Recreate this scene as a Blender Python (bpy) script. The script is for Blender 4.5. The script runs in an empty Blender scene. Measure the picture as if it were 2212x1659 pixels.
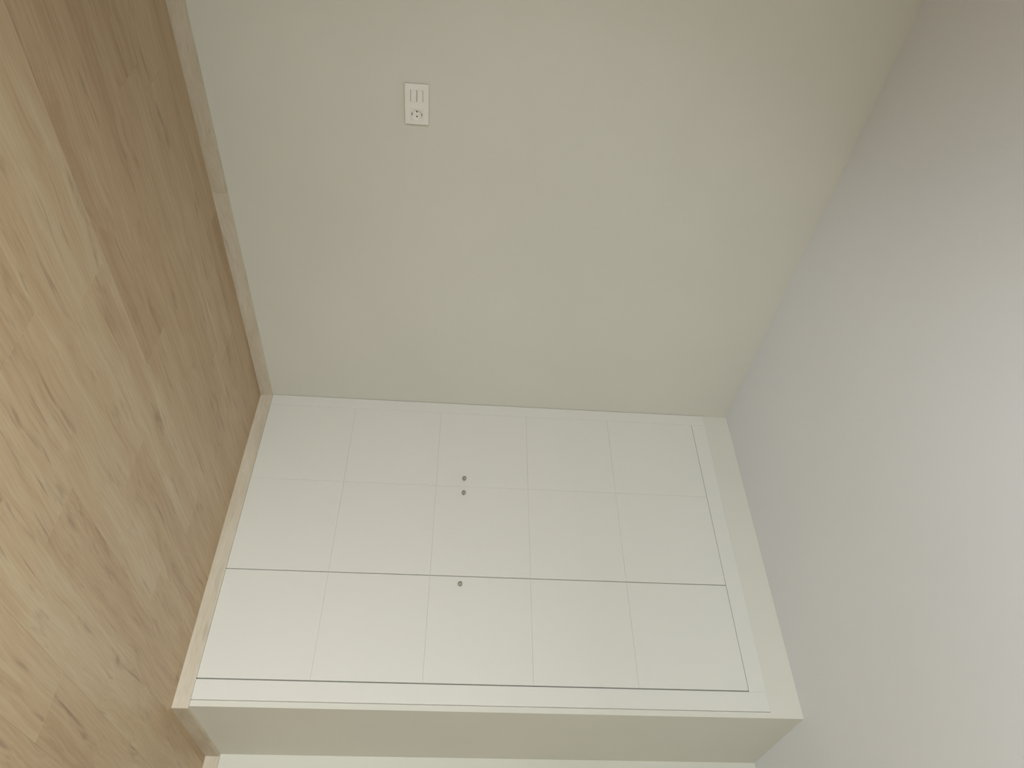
import bpy, bmesh, math, random
from mathutils import Matrix, Vector

sc = bpy.context.scene
COL = sc.collection

# ------------------------------------------------------------------ camera
FPX = 1622.4
cam_d = bpy.data.cameras.new('camera')
cam_d.sensor_fit = 'HORIZONTAL'
cam_d.sensor_width = 36.0
cam_d.lens = FPX / 2212.0 * 36.0
cam_d.clip_start = 0.02
cam = bpy.data.objects.new('camera', cam_d)
COL.objects.link(cam)
# the photograph was taken with the camera held on its side: picture right is up
ax_r = Vector((0.00919, -0.08902, 0.99599))
ax_d = Vector((0.74315, 0.66699, 0.05276))
ax_r.normalize()
ax_d = (ax_d - ax_r * ax_d.dot(ax_r)).normalized()
ax_f = ax_r.cross(ax_d)
M = Matrix.Identity(4)
for i in range(3):
    M[i][0] = ax_r[i]; M[i][1] = -ax_d[i]; M[i][2] = -ax_f[i]
CAM = Vector((2.6107, -3.0715, 1.0219))
M.translation = CAM
cam.matrix_world = M
sc.camera = cam

# ------------------------------------------------------------------ colour management, world, lights
sc.view_settings.view_transform = 'Standard'
sc.view_settings.look = 'None'
sc.view_settings.gamma = 1.0
sc.view_settings.use_curve_mapping = False
sc.view_settings.exposure = 0.0

RX, RY0, RY1, H = 4.3, -4.5, 0.61, 2.5         # room: x 0..RX, y RY0..RY1, z 0..H
WX0, WX1, WZ1 = 1.65, 3.8, 2.15                # balcony door opening in the wall behind the camera

w = bpy.data.worlds.new('overcast_sky'); sc.world = w
w.use_nodes = True
bg = w.node_tree.nodes['Background']
bg.inputs[0].default_value = (0.80, 0.90, 1.0, 1)
bg.inputs[1].default_value = 1.0

def area(name, loc, size, target, power, col):
    l = bpy.data.lights.new(name, 'AREA'); l.shape = 'RECTANGLE'
    l.size, l.size_y = size; l.energy = power; l.color = col
    o = bpy.data.objects.new(name, l); COL.objects.link(o)
    o.location = loc
    o.rotation_euler = (Vector(target) - Vector(loc)).to_track_quat('-Z', 'Y').to_euler()
    return o
# daylight falling in through the balcony door
area('balcony_daylight', ((WX0 + WX1) / 2, RY0 - 0.35, WZ1 / 2 + 0.1), (WX1 - WX0 + 0.2, WZ1), ((WX0 + WX1) / 2, 0, WZ1 / 2 - 0.1), 127, (0.945, 0.964, 1.0))
# brighter patch of sky over the balcony, seen through the door only from low down
area('open_sky', (2.4, -7.6, 3.1), (1.8, 1.8), (1.7, 0, 0.4), 440, (0.95, 0.962, 1.0))
# fill lamp added outside the door, aimed up to brighten the ceiling
area('ceiling_fill', (2.35, -5.15, 0.04), (1.4, 1.0), (2.1, -4.65, 2.0), 122, (0.82, 0.91, 1.0))

# ------------------------------------------------------------------ materials
def newmat(name):
    m = bpy.data.materials.new(name); m.use_nodes = True
    nt = m.node_tree
    return m, nt, nt.nodes['Principled BSDF']

def N(nt, t, **kw):
    n = nt.nodes.new(t)
    for k, v in kw.items(): setattr(n, k, v)
    return n

def ramp(nt, stops):
    r = N(nt, 'ShaderNodeValToRGB')
    e = r.color_ramp.elements
    while len(e) < len(stops): e.new(0.5)
    for el, (p, c) in zip(e, stops):
        el.position = p; el.color = (*c, 1) if len(c) == 3 else c
    return r

def paint(name, col, rough=0.85, bump=0.04, scale=140, mottled=0.02):
    m, nt, b = newmat(name)
    b.inputs['Roughness'].default_value = rough
    geo = N(nt, 'ShaderNodeNewGeometry')
    n1 = N(nt, 'ShaderNodeTexNoise'); n1.inputs['Scale'].default_value = 1.7; n1.inputs['Detail'].default_value = 4
    nt.links.new(geo.outputs['Position'], n1.inputs['Vector'])
    r = ramp(nt, [(0.3, tuple(c * (1 - mottled) for c in col)), (0.7, tuple(c * (1 + mottled) for c in col))])
    nt.links.new(n1.outputs['Fac'], r.inputs['Fac']); nt.links.new(r.outputs['Color'], b.inputs['Base Color'])
    n2 = N(nt, 'ShaderNodeTexNoise'); n2.inputs['Scale'].default_value = scale; n2.inputs['Detail'].default_value = 3
    nt.links.new(geo.outputs['Position'], n2.inputs['Vector'])
    bp = N(nt, 'ShaderNodeBump'); bp.inputs['Strength'].default_value = bump; bp.inputs['Distance'].default_value = 0.004
    nt.links.new(n2.outputs['Fac'], bp.inputs['Height']); nt.links.new(bp.outputs['Normal'], b.inputs['Normal'])
    return m

def plain(name, col, rough=0.5, metal=0.0):
    m, nt, b = newmat(name)
    geo = N(nt, 'ShaderNodeNewGeometry')
    n1 = N(nt, 'ShaderNodeTexNoise'); n1.inputs['Scale'].default_value = 30
    nt.links.new(geo.outputs['Position'], n1.inputs['Vector'])
    r = ramp(nt, [(0.3, tuple(c * 0.98 for c in col)), (0.7, col)])
    nt.links.new(n1.outputs['Fac'], r.inputs['Fac']); nt.links.new(r.outputs['Color'], b.inputs['Base Color'])
    b.inputs['Roughness'].default_value = rough; b.inputs['Metallic'].default_value = metal
    return m

def wood(name, dark, mid, light, rough=0.42, streak=1.0, contrast=1.0, axis_scale=(9, 0.55, 9)):
    """wood grain running along the object's local Y; 'tone' and 'seed' are per-object properties"""
    m, nt, b = newmat(name)
    L = nt.links.new
    tc = N(nt, 'ShaderNodeTexCoord')
    seed = N(nt, 'ShaderNodeAttribute', attribute_type='OBJECT', attribute_name='seed')
    tone = N(nt, 'ShaderNodeAttribute', attribute_type='OBJECT', attribute_name='tone')
    cmb = N(nt, 'ShaderNodeCombineXYZ')
    L(seed.outputs['Fac'], cmb.inputs[0]); L(seed.outputs['Fac'], cmb.inputs[1]); L(seed.outputs['Fac'], cmb.inputs[2])
    add = N(nt, 'ShaderNodeVectorMath', operation='ADD'); L(tc.outputs['Object'], add.inputs[0]); L(cmb.outputs[0], add.inputs[1])
    # gentle wandering of the grain
    wn = N(nt, 'ShaderNodeTexNoise'); wn.inputs['Scale'].default_value = 2.2; wn.inputs['Detail'].default_value = 2
    L(add.outputs[0], wn.inputs['Vector'])
    ws = N(nt, 'ShaderNodeVectorMath', operation='SCALE'); L(wn.outputs['Color'], ws.inputs[0]); ws.inputs['Scale'].default_value = 0.07
    add2 = N(nt, 'ShaderNodeVectorMath', operation='ADD'); L(add.outputs[0], add2.inputs[0]); L(ws.outputs[0], add2.inputs[1])
    mp = N(nt, 'ShaderNodeMapping'); mp.inputs['Scale'].default_value = axis_scale; L(add2.outputs[0], mp.inputs['Vector'])
    # broad bands of colour
    n1 = N(nt, 'ShaderNodeTexNoise'); n1.inputs['Scale'].default_value = 1.6; n1.inputs['Detail'].default_value = 5; n1.inputs['Roughness'].default_value = 0.55
    L(mp.outputs[0], n1.inputs['Vector'])
    # fine grain
    mp2 = N(nt, 'ShaderNodeMapping'); mp2.inputs['Scale'].default_value = (axis_scale[0] * 9, axis_scale[1] * 5, axis_scale[2] * 9); L(add2.outputs[0], mp2.inputs['Vector'])
    n2 = N(nt, 'ShaderNodeTexNoise'); n2.inputs['Scale'].default_value = 1.5; n2.inputs['Detail'].default_value = 4
    L(mp2.outputs[0], n2.inputs['Vector'])
    mx = N(nt, 'ShaderNodeMath', operation='MULTIPLY_ADD'); L(n2.outputs['Fac'], mx.inputs[0]); mx.inputs[1].default_value = 0.42
    ms = N(nt, 'ShaderNodeMath', operation='MULTIPLY'); L(n1.outputs['Fac'], ms.inputs[0]); ms.inputs[1].default_value = 0.58
    L(ms.outputs[0], mx.inputs[2])
    tadd = N(nt, 'ShaderNodeMath', operation='ADD'); L(mx.outputs[0], tadd.inputs[0]); L(tone.outputs['Fac'], tadd.inputs[1])
    r = ramp(nt, [(0.5 - 0.2 / contrast, dark), (0.5, mid), (0.5 + 0.2 / contrast, light)])
    L(tadd.outputs[0], r.inputs['Fac'])
    # knots and dark mineral streaks
    mp3 = N(nt, 'ShaderNodeMapping'); mp3.inputs['Scale'].default_value = (11, 2.2, 11); L(add2.outputs[0], mp3.inputs['Vector'])
    v = N(nt, 'ShaderNodeTexNoise'); v.inputs['Scale'].default_value = 1.9; v.inputs['Detail'].default_value = 3; v.inputs['Roughness'].default_value = 0.6
    L(mp3.outputs[0], v.inputs['Vector'])
    vr = ramp(nt, [(0.60, (0, 0, 0)), (0.78, (1, 1, 1))]); L(v.outputs['Fac'], vr.inputs['Fac'])
    vm = N(nt, 'ShaderNodeMath', operation='MULTIPLY'); L(vr.outputs['Color'], vm.inputs[0]); vm.inputs[1].default_value = 0.75 * streak
    mp4 = N(nt, 'ShaderNodeMapping'); mp4.inputs['Scale'].default_value = (46, 2.6, 46); L(add2.outputs[0], mp4.inputs['Vector'])
    v2 = N(nt, 'ShaderNodeTexNoise'); v2.inputs['Scale'].default_value = 1.0; v2.inputs['Detail'].default_value = 3
    L(mp4.outputs[0], v2.inputs['Vector'])
    vr2 = ramp(nt, [(0.63, (0, 0, 0)), (0.78, (1, 1, 1))]); L(v2.outputs['Fac'], vr2.inputs['Fac'])
    vm2 = N(nt, 'ShaderNodeMath', operation='MULTIPLY'); L(vr2.outputs['Color'], vm2.inputs[0]); vm2.inputs[1].default_value = 0.8 * streak
    mxm = N(nt, 'ShaderNodeMath', operation='MAXIMUM'); L(vm.outputs[0], mxm.inputs[0]); L(vm2.outputs[0], mxm.inputs[1])
    mix = N(nt, 'ShaderNodeMix', data_type='RGBA'); L(mxm.outputs[0], mix.inputs['Factor'])
    L(r.outputs['Color'], mix.inputs['A'])
    mix.inputs['B'].default_value = (dark[0] * 0.62, dark[1] * 0.60, dark[2] * 0.62, 1)
    L(mix.outputs['Result'], b.inputs['Base Color'])
    b.inputs['Roughness'].default_value = rough
    bp = N(nt, 'ShaderNodeBump'); bp.inputs['Strength'].default_value = 0.05; bp.inputs['Distance'].default_value = 0.001
    L(n2.outputs['Fac'], bp.inputs['Height']); L(bp.outputs['Normal'], b.inputs['Normal'])
    return m

WALL = paint('wall_paint', (0.752, 0.73, 0.648))
CEIL = paint('ceiling_paint', (0.83, 0.835, 0.855), mottled=0.01)
LACQ = paint('white_lacquer', (0.795, 0.775, 0.715), rough=0.5, bump=0.01, mottled=0.006)
INNER = plain('inner_board', (0.7, 0.69, 0.66), 0.8)
PLAST = plain('white_plastic', (0.93, 0.90, 0.84), 0.35)
SHADE = plain('recess_shade', (0.035, 0.03, 0.03), 0.6)  # near-black painted in for shade behind the plate rim and in the pin holes
STEEL = plain('brushed_steel', (0.40, 0.37, 0.315), 0.5, 0.55)
CLIP = plain('clip_metal', (0.16, 0.14, 0.12), 0.5, 0.6)
FLOORB = plain('screed', (0.10, 0.08, 0.05), 0.9)
PLANK = wood('oak_laminate', (0.41, 0.272, 0.152), (0.505, 0.36, 0.215), (0.57, 0.445, 0.285), streak=0.95, contrast=1.15)
BASE = wood('whitewashed_oak', (0.56, 0.48, 0.36), (0.66, 0.575, 0.45), (0.72, 0.65, 0.53), rough=0.5, streak=0.5, axis_scale=(14, 2.2, 14))
def glass():
    m = bpy.data.materials.new('window_glass'); m.use_nodes = True
    nt = m.node_tree; nt.nodes.clear()
    o = N(nt, 'ShaderNodeOutputMaterial'); t = N(nt, 'ShaderNodeBsdfTransparent'); g = N(nt, 'ShaderNodeBsdfGlossy')
    g.inputs['Roughness'].default_value = 0.02
    t.inputs[0].default_value = (0.95, 0.97, 0.96, 1)
    f = N(nt, 'ShaderNodeFresnel'); f.inputs[0].default_value = 1.45
    mx = N(nt, 'ShaderNodeMixShader')
    nt.links.new(f.outputs[0], mx.inputs[0]); nt.links.new(t.outputs[0], mx.inputs[1]); nt.links.new(g.outputs[0], mx.inputs[2])
    nt.links.new(mx.outputs[0], o.inputs[0])
    return m
GLASS = glass()

# ------------------------------------------------------------------ mesh helpers
def box_bm(bm, lo, hi, bev=0.0, seg=1):
    lo, hi = [min(a, b) for a, b in zip(lo, hi)], [max(a, b) for a, b in zip(lo, hi)]
    r = bmesh.ops.create_cube(bm, size=1.0)
    vs = r['verts']
    for v in vs:
        v.co = Vector([lo[i] + (v.co[i] + 0.5) * (hi[i] - lo[i]) for i in range(3)])
    if bev > 0:
        es = list({e for v in vs for e in v.link_edges})
        bmesh.ops.bevel(bm, geom=es, offset=bev, segments=seg, affect='EDGES', profile=0.5)
    return bm

def finish(name, bm, mat, parent=None, smooth=False, loc=None):
    me = bpy.data.meshes.new(name)
    bmesh.ops.recalc_face_normals(bm, faces=bm.faces[:])
    bm.to_mesh(me); bm.free()
    me.materials.append(mat)
    if smooth:
        for p in me.polygons: p.use_smooth = True
    o = bpy.data.objects.new(name, me); COL.objects.link(o)
    if loc is not None: o.location = loc
    if parent is not None:
        o.parent = parent
    return o

def boxes(name, lst, mat, parent=None, bev=0.0, seg=1, loc=None):
    bm = bmesh.new()
    for lo, hi in lst: box_bm(bm, lo, hi, bev, seg)
    return finish(name, bm, mat, parent, loc=loc)

def struct(o):
    o['kind'] = 'structure'; return o

def tag(o, label, cat, group=None):
    o['label'] = label; o['category'] = cat
    if group: o['group'] = group
    return o

def empty(name, loc):
    o = bpy.data.objects.new(name, None); COL.objects.link(o); o.location = loc
    o.empty_display_size = 0.05
    return o

def tex(o, tone, seed):
    o['tone'] = float(tone); o['seed'] = float(seed); return o

# ------------------------------------------------------------------ room shell
T = 0.12
XR = 1.588            # outer face of the closet end
ZF, ZD = 2.3666, 2.2923
XF, XD3, XD2, XD0 = 1.565, 1.4825, 1.0073, 0.0686
HB, TB = 0.0605, 0.0127

floor = struct(boxes('floor', [((-T, RY0 - T, -0.12), (RX + T, RY1 + T, -0.008))], FLOORB))
struct(boxes('ceiling', [((-T, RY0 - T, H), (RX + T, RY1 + T, H + 0.15))], CEIL))
struct(boxes('wall_left', [((-T, RY0 - T, 0), (0, RY1 + T, H))], WALL))
struct(boxes('wall_right', [((RX, RY0 - T, 0), (RX + T, RY1 + T, H))], WALL))
struct(boxes('wall_back', [((0, RY1, 0), (RX, RY1 + T, H))], WALL))
struct(boxes('wall_front', [((0, RY0 - T, 0), (WX0, RY0, H)), ((WX1, RY0 - T, 0), (RX, RY0, H)), ((WX0, RY0 - T, WZ1), (WX1, RY0, H))], WALL))
# the closet is boxed in: a strip and an end panel at its right, a lintel above it
bm = bmesh.new()
prof = [(0, 0, ZF), (XF, 0, ZF), (XF, 0, 0), (XR, 0, 0), (XR, 0, H), (0, 0, H)]
front = [bm.verts.new(p) for p in prof]
back = [bm.verts.new((p[0], RY1, p[2])) for p in prof]
bm.faces.new(front)
bm.faces.new(back[::-1])
for i in range(6):
    j = (i + 1) % 6
    bm.faces.new((front[i], front[j], back[j], back[i]))
struct(finish('wall_closet', bm, WALL))

# balcony door behind the camera (lets the daylight in)
door = struct(empty('door_1', ((WX0 + WX1) / 2, RY0 - 0.06, 0)))
def dpart(name, lst, mat, bev=0.003):
    cx = (WX0 + WX1) / 2
    return boxes(name, [((a[0] - cx, a[1], a[2]), (b[0] - cx, b[1], b[2])) for a, b in lst], mat, door, bev)
FW = 0.06
dpart('door_frame', [((WX0, -.04, 0), (WX0 + FW, .04, WZ1)), ((WX1 - FW, -.04, 0), (WX1, .04, WZ1)),
                     ((WX0 + FW, -.04, WZ1 - FW), (WX1 - FW, .04, WZ1)), ((WX0 + FW, -.04, 0), (WX1 - FW, .04, 0.04))], PLAST)
mid = (WX0 + WX1) / 2
for a, b in ((WX0 + FW, mid), (mid, WX1 - FW)):
    a += .004; b -= .004
    z0, z1 = 0.044, WZ1 - FW - .004
    lf = dpart('door_leaf', [((a, -.03, z0), (a + .07, .03, z1)), ((b - .07, -.03, z0), (b, .03, z1)),
                             ((a + .07, -.03, z0), (b - .07, .03, z0 + .08)), ((a + .07, -.03, z1 - .07), (b - .07, .03, z1))], PLAST)
    p = dpart('pane', [((a + .068, -.004, z0 + .078), (b - .068, .004, z1 - .068))], GLASS, 0)
    p.parent = lf

# ------------------------------------------------------------------ floor planks
random.seed(11)
PW, PX0, PL = 0.184, 0.345, 1.22
known = {  # column index -> (joint y, tone towards the camera, tone beyond)
    -2: (-1.16, 0.02, -0.09), -1: (-0.62, 0.03, -0.04), 0: (-1.93, -0.13, -0.02), 1: (-0.35, -0.04, -0.05), 2: (-1.175, -0.10, 0.03),
    3: (-1.62, 0.04, 0.07), 4: (-1.005, 0.06, -0.05), 5: (-0.525, 0.05, -0.03), 6: (-1.28, 0.07, -0.01), 7: (-0.30, 0.06, 0.02),
    8: (-0.94, 0.03, -0.05), 9: (-0.45, 0.0, 0.0)}
cache = {}
def plank_mesh(wd, ln):
    key = (round(wd, 4), round(ln, 4))
    if key not in cache:
        bm = bmesh.new()
        box_bm(bm, (0, 0, -0.008), (wd, ln, 0))
        es = [e for e in bm.edges if all(v.co.z > -0.001 for v in e.verts)]
        bmesh.ops.bevel(bm, geom=es, offset=0.0004, segments=1, affect='EDGES')
        me = bpy.data.meshes.new('plank'); bmesh.ops.recalc_face_normals(bm, faces=bm.faces[:]); bm.to_mesh(me); bm.free()
        me.materials.append(PLANK)
        cache[key] = me
    return cache[key]
GAP = 0.00012
k0 = -2
k1 = int((RX - PX0) / PW) + 1
for k in range(k0, k1):
    xa, xb = max(PX0 + k * PW, 0.0) + GAP, min(PX0 + (k + 1) * PW, RX) - GAP
    if xb - xa < 0.01: continue
    yend = RY1 if xb > XR else -0.002
    if k in known: yj, t0, t1 = known[k]
    else: yj, t0, t1 = random.uniform(-1.6, -0.4), random.uniform(-.06, .06), random.uniform(-.06, .06)
    y = yj
    while y > RY0: y -= PL
    while y < yend:
        a, b = max(y, RY0) + GAP, min(y + PL, yend) - GAP
        if b - a > 0.02:
            o = bpy.data.objects.new('plank', plank_mesh(xb - xa, b - a)); COL.objects.link(o)
            o.location = (xa, a, 0); o.parent = floor
            t = t1 if abs(y - yj) < 0.01 else (t0 if abs(y + PL - yj) < 0.01 else random.uniform(-.06, .06))
            tex(o, t * 0.7, (k + 3) * 3.71 + round((y + 9) / PL) * 11.3 + 2.0)
        y += PL

# ------------------------------------------------------------------ baseboards (their grain runs along local Y)
def baseboard(name, p0, p1, tone, seed, nrm):
    """board from p0 to p1 along the wall, its face nrm away from it"""
    p0, p1, nrm = Vector(p0), Vector(p1), Vector(nrm)
    d = p1 - p0; ln = d.length; ey = d.normalized(); ez = Vector((0, 0, 1))
    bm = bmesh.new()
    side = 1 if ey.cross(ez).dot(nrm) > 0 else -1
    box_bm(bm, (0, 0, 0), (side * TB, ln, HB))
    es = [e for e in bm.edges if all(v.co.z > HB - 1e-4 and abs(v.co.x) > TB - 1e-4 for v in e.verts)]
    bmesh.ops.bevel(bm, geom=es, offset=0.0025, segments=2, affect='EDGES')
    o = finish(name, bm, BASE)
    mw = Matrix.Identity(4); ex = ey.cross(ez)
    for i in range(3): mw[i][0] = ex[i]; mw[i][1] = ey[i]; mw[i][2] = ez[i]
    mw.translation = p0; o.matrix_world = mw
    tex(o, tone, seed); return struct(o)
for ya, yb, tone, sd in ((RY0, -1.25, -0.06, 5.5), (-1.2494, -TB, 0.03, 3.0)):
    baseboard('baseboard_left', (0, ya, 0), (0, yb, 0), tone, sd, (1, 0, 0))
baseboard('baseboard_closet', (0, 0, 0), (XR + TB, 0, 0), 0.07, 14.0, (0, -1, 0))
baseboard('baseboard_closet_end', (XR, 0, 0), (XR, RY1 - TB, 0), -0.06, 25.0, (1, 0, 0))
baseboard('baseboard_back', (XR, RY1, 0), (RX, RY1, 0), 0.03, 31.0, (0, -1, 0))
baseboard('baseboard_right', (RX, RY0, 0), (RX, RY1 - TB, 0), 0.0, 47.0, (-1, 0, 0))
baseboard('baseboard_front', (0 + TB, RY0, 0), (WX0 - .01, RY0, 0), 0.0, 52.0, (0, 1, 0))

# ------------------------------------------------------------------ fitted wardrobe
FY = -0.006           # its face stands a little proud of the wall
wr = tag(empty('wardrobe', (0, 0, HB)), 'white fitted wardrobe with three panelled doors and small round knobs, built into the wall', 'wardrobe')
def wpart(name, lst, mat, parent=wr, bev=0.0012):
    return boxes(name, [((a[0], a[1], a[2] - HB), (b[0], b[1], b[2] - HB)) for a, b in lst], mat, parent, bev)
e = 0.002
zb = HB + 0.0003
wpart('carcass', [((e, .03, zb), (.02, .58, ZF - e)), ((XF - .02, .03, zb), (XF - e, .58, ZF - e)), ((.02, .56, zb), (XF - .02, .58, ZF - e)),
                  ((.02, .03, ZF - .02), (XF - .02, .56, ZF - e)), ((.02, .03, zb), (XF - .02, .56, zb + .02))], INNER, bev=0)
wpart('stile', [((e, FY, zb), (XD0, .028, ZF - .0008))], LACQ)
wpart('stile', [((XD3 + .0028, FY, zb), (XF - .0013, .028, ZF - .0008))], LACQ)
wpart('top_rail', [((XD0 + .0003, FY, ZD + .001), (XD3 + .0025, .028, ZF - .0008))], LACQ)
mid12 = 0.5290
doors = [(XD0 + .0008, mid12 - .0003, 0.489), (mid12 + .0003, XD2 - .002, 0.572), (XD2 + .002, XD3 - .0018, 1.050)]
zs = [zb + .0003, 0.500, 0.945, 1.394, 1.830, ZD - .0008]
def knob(x, parent):
    # turned knob: foot, waist, rounded head
    prof = [(0.0, 0.0), (0.0055, 0.0), (0.0055, 0.004), (0.0060, 0.006), (0.0084, 0.008), (0.0090, 0.010), (0.0090, 0.0200), (0.0080, 0.0215), (0.0, 0.0218)]
    bm = bmesh.new(); n = 24; rings = []
    for r, d in prof:
        if r == 0: rings.append([bm.verts.new((0, -d, 0))])
        else: rings.append([bm.verts.new((r * math.cos(2 * math.pi * i / n), -d, r * math.sin(2 * math.pi * i / n))) for i in range(n)])
    for a, b in zip(rings, rings[1:]):
        for i in range(n):
            j = (i + 1) % n
            if len(a) == 1: bm.faces.new((a[0], b[i], b[j]))
            elif len(b) == 1: bm.faces.new((a[i], a[j], b[0]))
            else: bm.faces.new((a[i], a[j], b[j], b[i]))
    o = finish('knob', bm, STEEL, parent, smooth=True, loc=(x, FY, 1.080 - HB))
    o['label'] = 'small round grey metal knob'
    return o
for xa, xb, xk in doors:
    d = wpart('door', [((xa, FY + .0035, zs[0]), (xb, .018, zs[-1]))], LACQ, bev=0.0008)
    for za, zt in zip(zs, zs[1:]):
        wpart('panel', [((xa, FY, za + (.0002 if za > zs[0] else 0)), (xb, FY + .004, zt - (.0002 if zt < zs[-1] else 0)))], LACQ, d, bev=0.0007)
    knob(xk, d)

# ------------------------------------------------------------------ switch and socket plate on the left wall
PC = (-1.688, 0.8195)
sw = tag(empty('power_outlet', (0, PC[0], PC[1])), 'white wall plate with two rocker switches beside one round earthed socket, on left wall', 'power outlet')
def yz_frame(name, outer, holes, x0, x1, mat, parent):
    """plate in the YZ plane with rectangular openings, built from bars"""
    bm = bmesh.new()
    ys = sorted({outer[0], outer[1], *[h[0] for h in holes], *[h[1] for h in holes]})
    zz = sorted({outer[2], outer[3], *[h[2] for h in holes], *[h[3] for h in holes]})
    vt = {}
    def V(y, z, x):
        k = (round(y, 6), round(z, 6), x)
        if k not in vt: vt[k] = bm.verts.new((x, y, z))
        return vt[k]
    def solid(i, j):
        if not (0 <= i < len(ys) - 1 and 0 <= j < len(zz) - 1): return False
        cy, cz = (ys[i] + ys[i + 1]) / 2, (zz[j] + zz[j + 1]) / 2
        return not any(h[0] < cy < h[1] and h[2] < cz < h[3] for h in holes)
    for i in range(len(ys) - 1):
        for j in range(len(zz) - 1):
            if not solid(i, j): continue
            y0, y1, z0, z1 = ys[i], ys[i + 1], zz[j], zz[j + 1]
            bm.faces.new((V(y0, z0, x1), V(y1, z0, x1), V(y1, z1, x1), V(y0, z1, x1)))
            bm.faces.new((V(y0, z0, x0), V(y0, z1, x0), V(y1, z1, x0), V(y1, z0, x0)))
            for (di, dj, a, b) in ((-1, 0, (y0, z0), (y0, z1)), (1, 0, (y1, z0), (y1, z1)), (0, -1, (y0, z0), (y1, z0)), (0, 1, (y0, z1), (y1, z1))):
                if not solid(i + di, j + dj):
                    bm.faces.new((V(*a, x0), V(*b, x0), V(*b, x1), V(*a, x1)))
    # soften the outer rim
    bmesh.ops.recalc_face_normals(bm, faces=bm.faces[:])
    es = [ed for ed in bm.edges if all(abs(v.co.x - x1) < 1e-6 for v in ed.verts)
          and (all(abs(v.co.y - outer[0]) < 1e-6 for v in ed.verts) or all(abs(v.co.y - outer[1]) < 1e-6 for v in ed.verts)
               or all(abs(v.co.z - outer[2]) < 1e-6 for v in ed.verts) or all(abs(v.co.z - outer[3]) < 1e-6 for v in ed.verts))]
    bmesh.ops.bevel(bm, geom=es, offset=0.0015, segments=2, affect='EDGES')
    return finish(name, bm, mat, parent)
h2 = 0.0229
SY, KY = -0.0345, 0.0385          # centres of switch and socket inserts along the plate
yz_frame('plate', (-0.0775, 0.0775, -0.0435, 0.0435), [(SY - h2, SY + h2, -h2, h2), (KY - h2, KY + h2, -h2, h2)], 0.0028, 0.0095, PLAST, sw)
boxes('shadow_gap_backing', [((0.0, -0.0755, -0.0415), (0.0028, 0.0755, 0.0415))], SHADE, sw)  # inset base, coloured near-black as the shadow gap under the plate rim
g = 0.0012
for za, zt in ((-h2 + g, -g * .7), (g * .7, h2 - g)):
    r = boxes('rocker', [((0.0029, SY - h2 + .0004, za), (0.0100, SY + h2 - .0004, zt))], PLAST, sw, bev=0.0006, seg=2)
# socket: square insert with a round well
bm = bmesh.new()
n = 48; R = 0.0195; hs = h2 - 0.0004; xf, xw = 0.0098, 0.0031
def sq(a):
    c, s = math.cos(a), math.sin(a); k = hs / max(abs(c), abs(s)); return c * k, s * k
ang = [2 * math.pi * (i + .5) / n for i in range(n)]
# make sure the corners of the square are met
ang = sorted(ang + [math.pi / 4 + i * math.pi / 2 for i in range(4)])
n = len(ang)
r0 = [bm.verts.new((0.0029, *sq(a))) for a in ang]
r1 = [bm.verts.new((xf, *sq(a))) for a in ang]
r2 = [bm.verts.new((xf, (R + .0008) * math.cos(a), (R + .0008) * math.sin(a))) for a in ang]
r3 = [bm.verts.new((xf - .0007, R * math.cos(a), R * math.sin(a))) for a in ang]
r4 = [bm.verts.new((xw, R * .985 * math.cos(a), R * .985 * math.sin(a))) for a in ang]
for A, B in ((r0, r1), (r1, r2), (r2, r3), (r3, r4)):
    for i in range(n):
        j = (i + 1) % n
        bm.faces.new((A[i], A[j], B[j], B[i]))
bm.faces.new(r4)
ins = finish('socket_insert', bm, PLAST, sw, loc=(0, KY, 0))
for dy in (-0.0095, 0.0095):
    bm = bmesh.new()
    bmesh.ops.create_cone(bm, cap_ends=True, segments=16, radius1=0.0026, radius2=0.0026, depth=0.0006, matrix=Matrix.Translation((xw + .0003, dy, 0)) @ Matrix.Rotation(math.pi / 2, 4, 'Y'))
    finish('pin_hole', bm, SHADE, ins)
for s in (-1, 1):
    boxes('earth_clip', [((xw - .0002, -.0028, s * R * .99), (xf - .0012, .0028, s * (R * .99 - .0026)))], CLIP, ins, bev=0.0006)
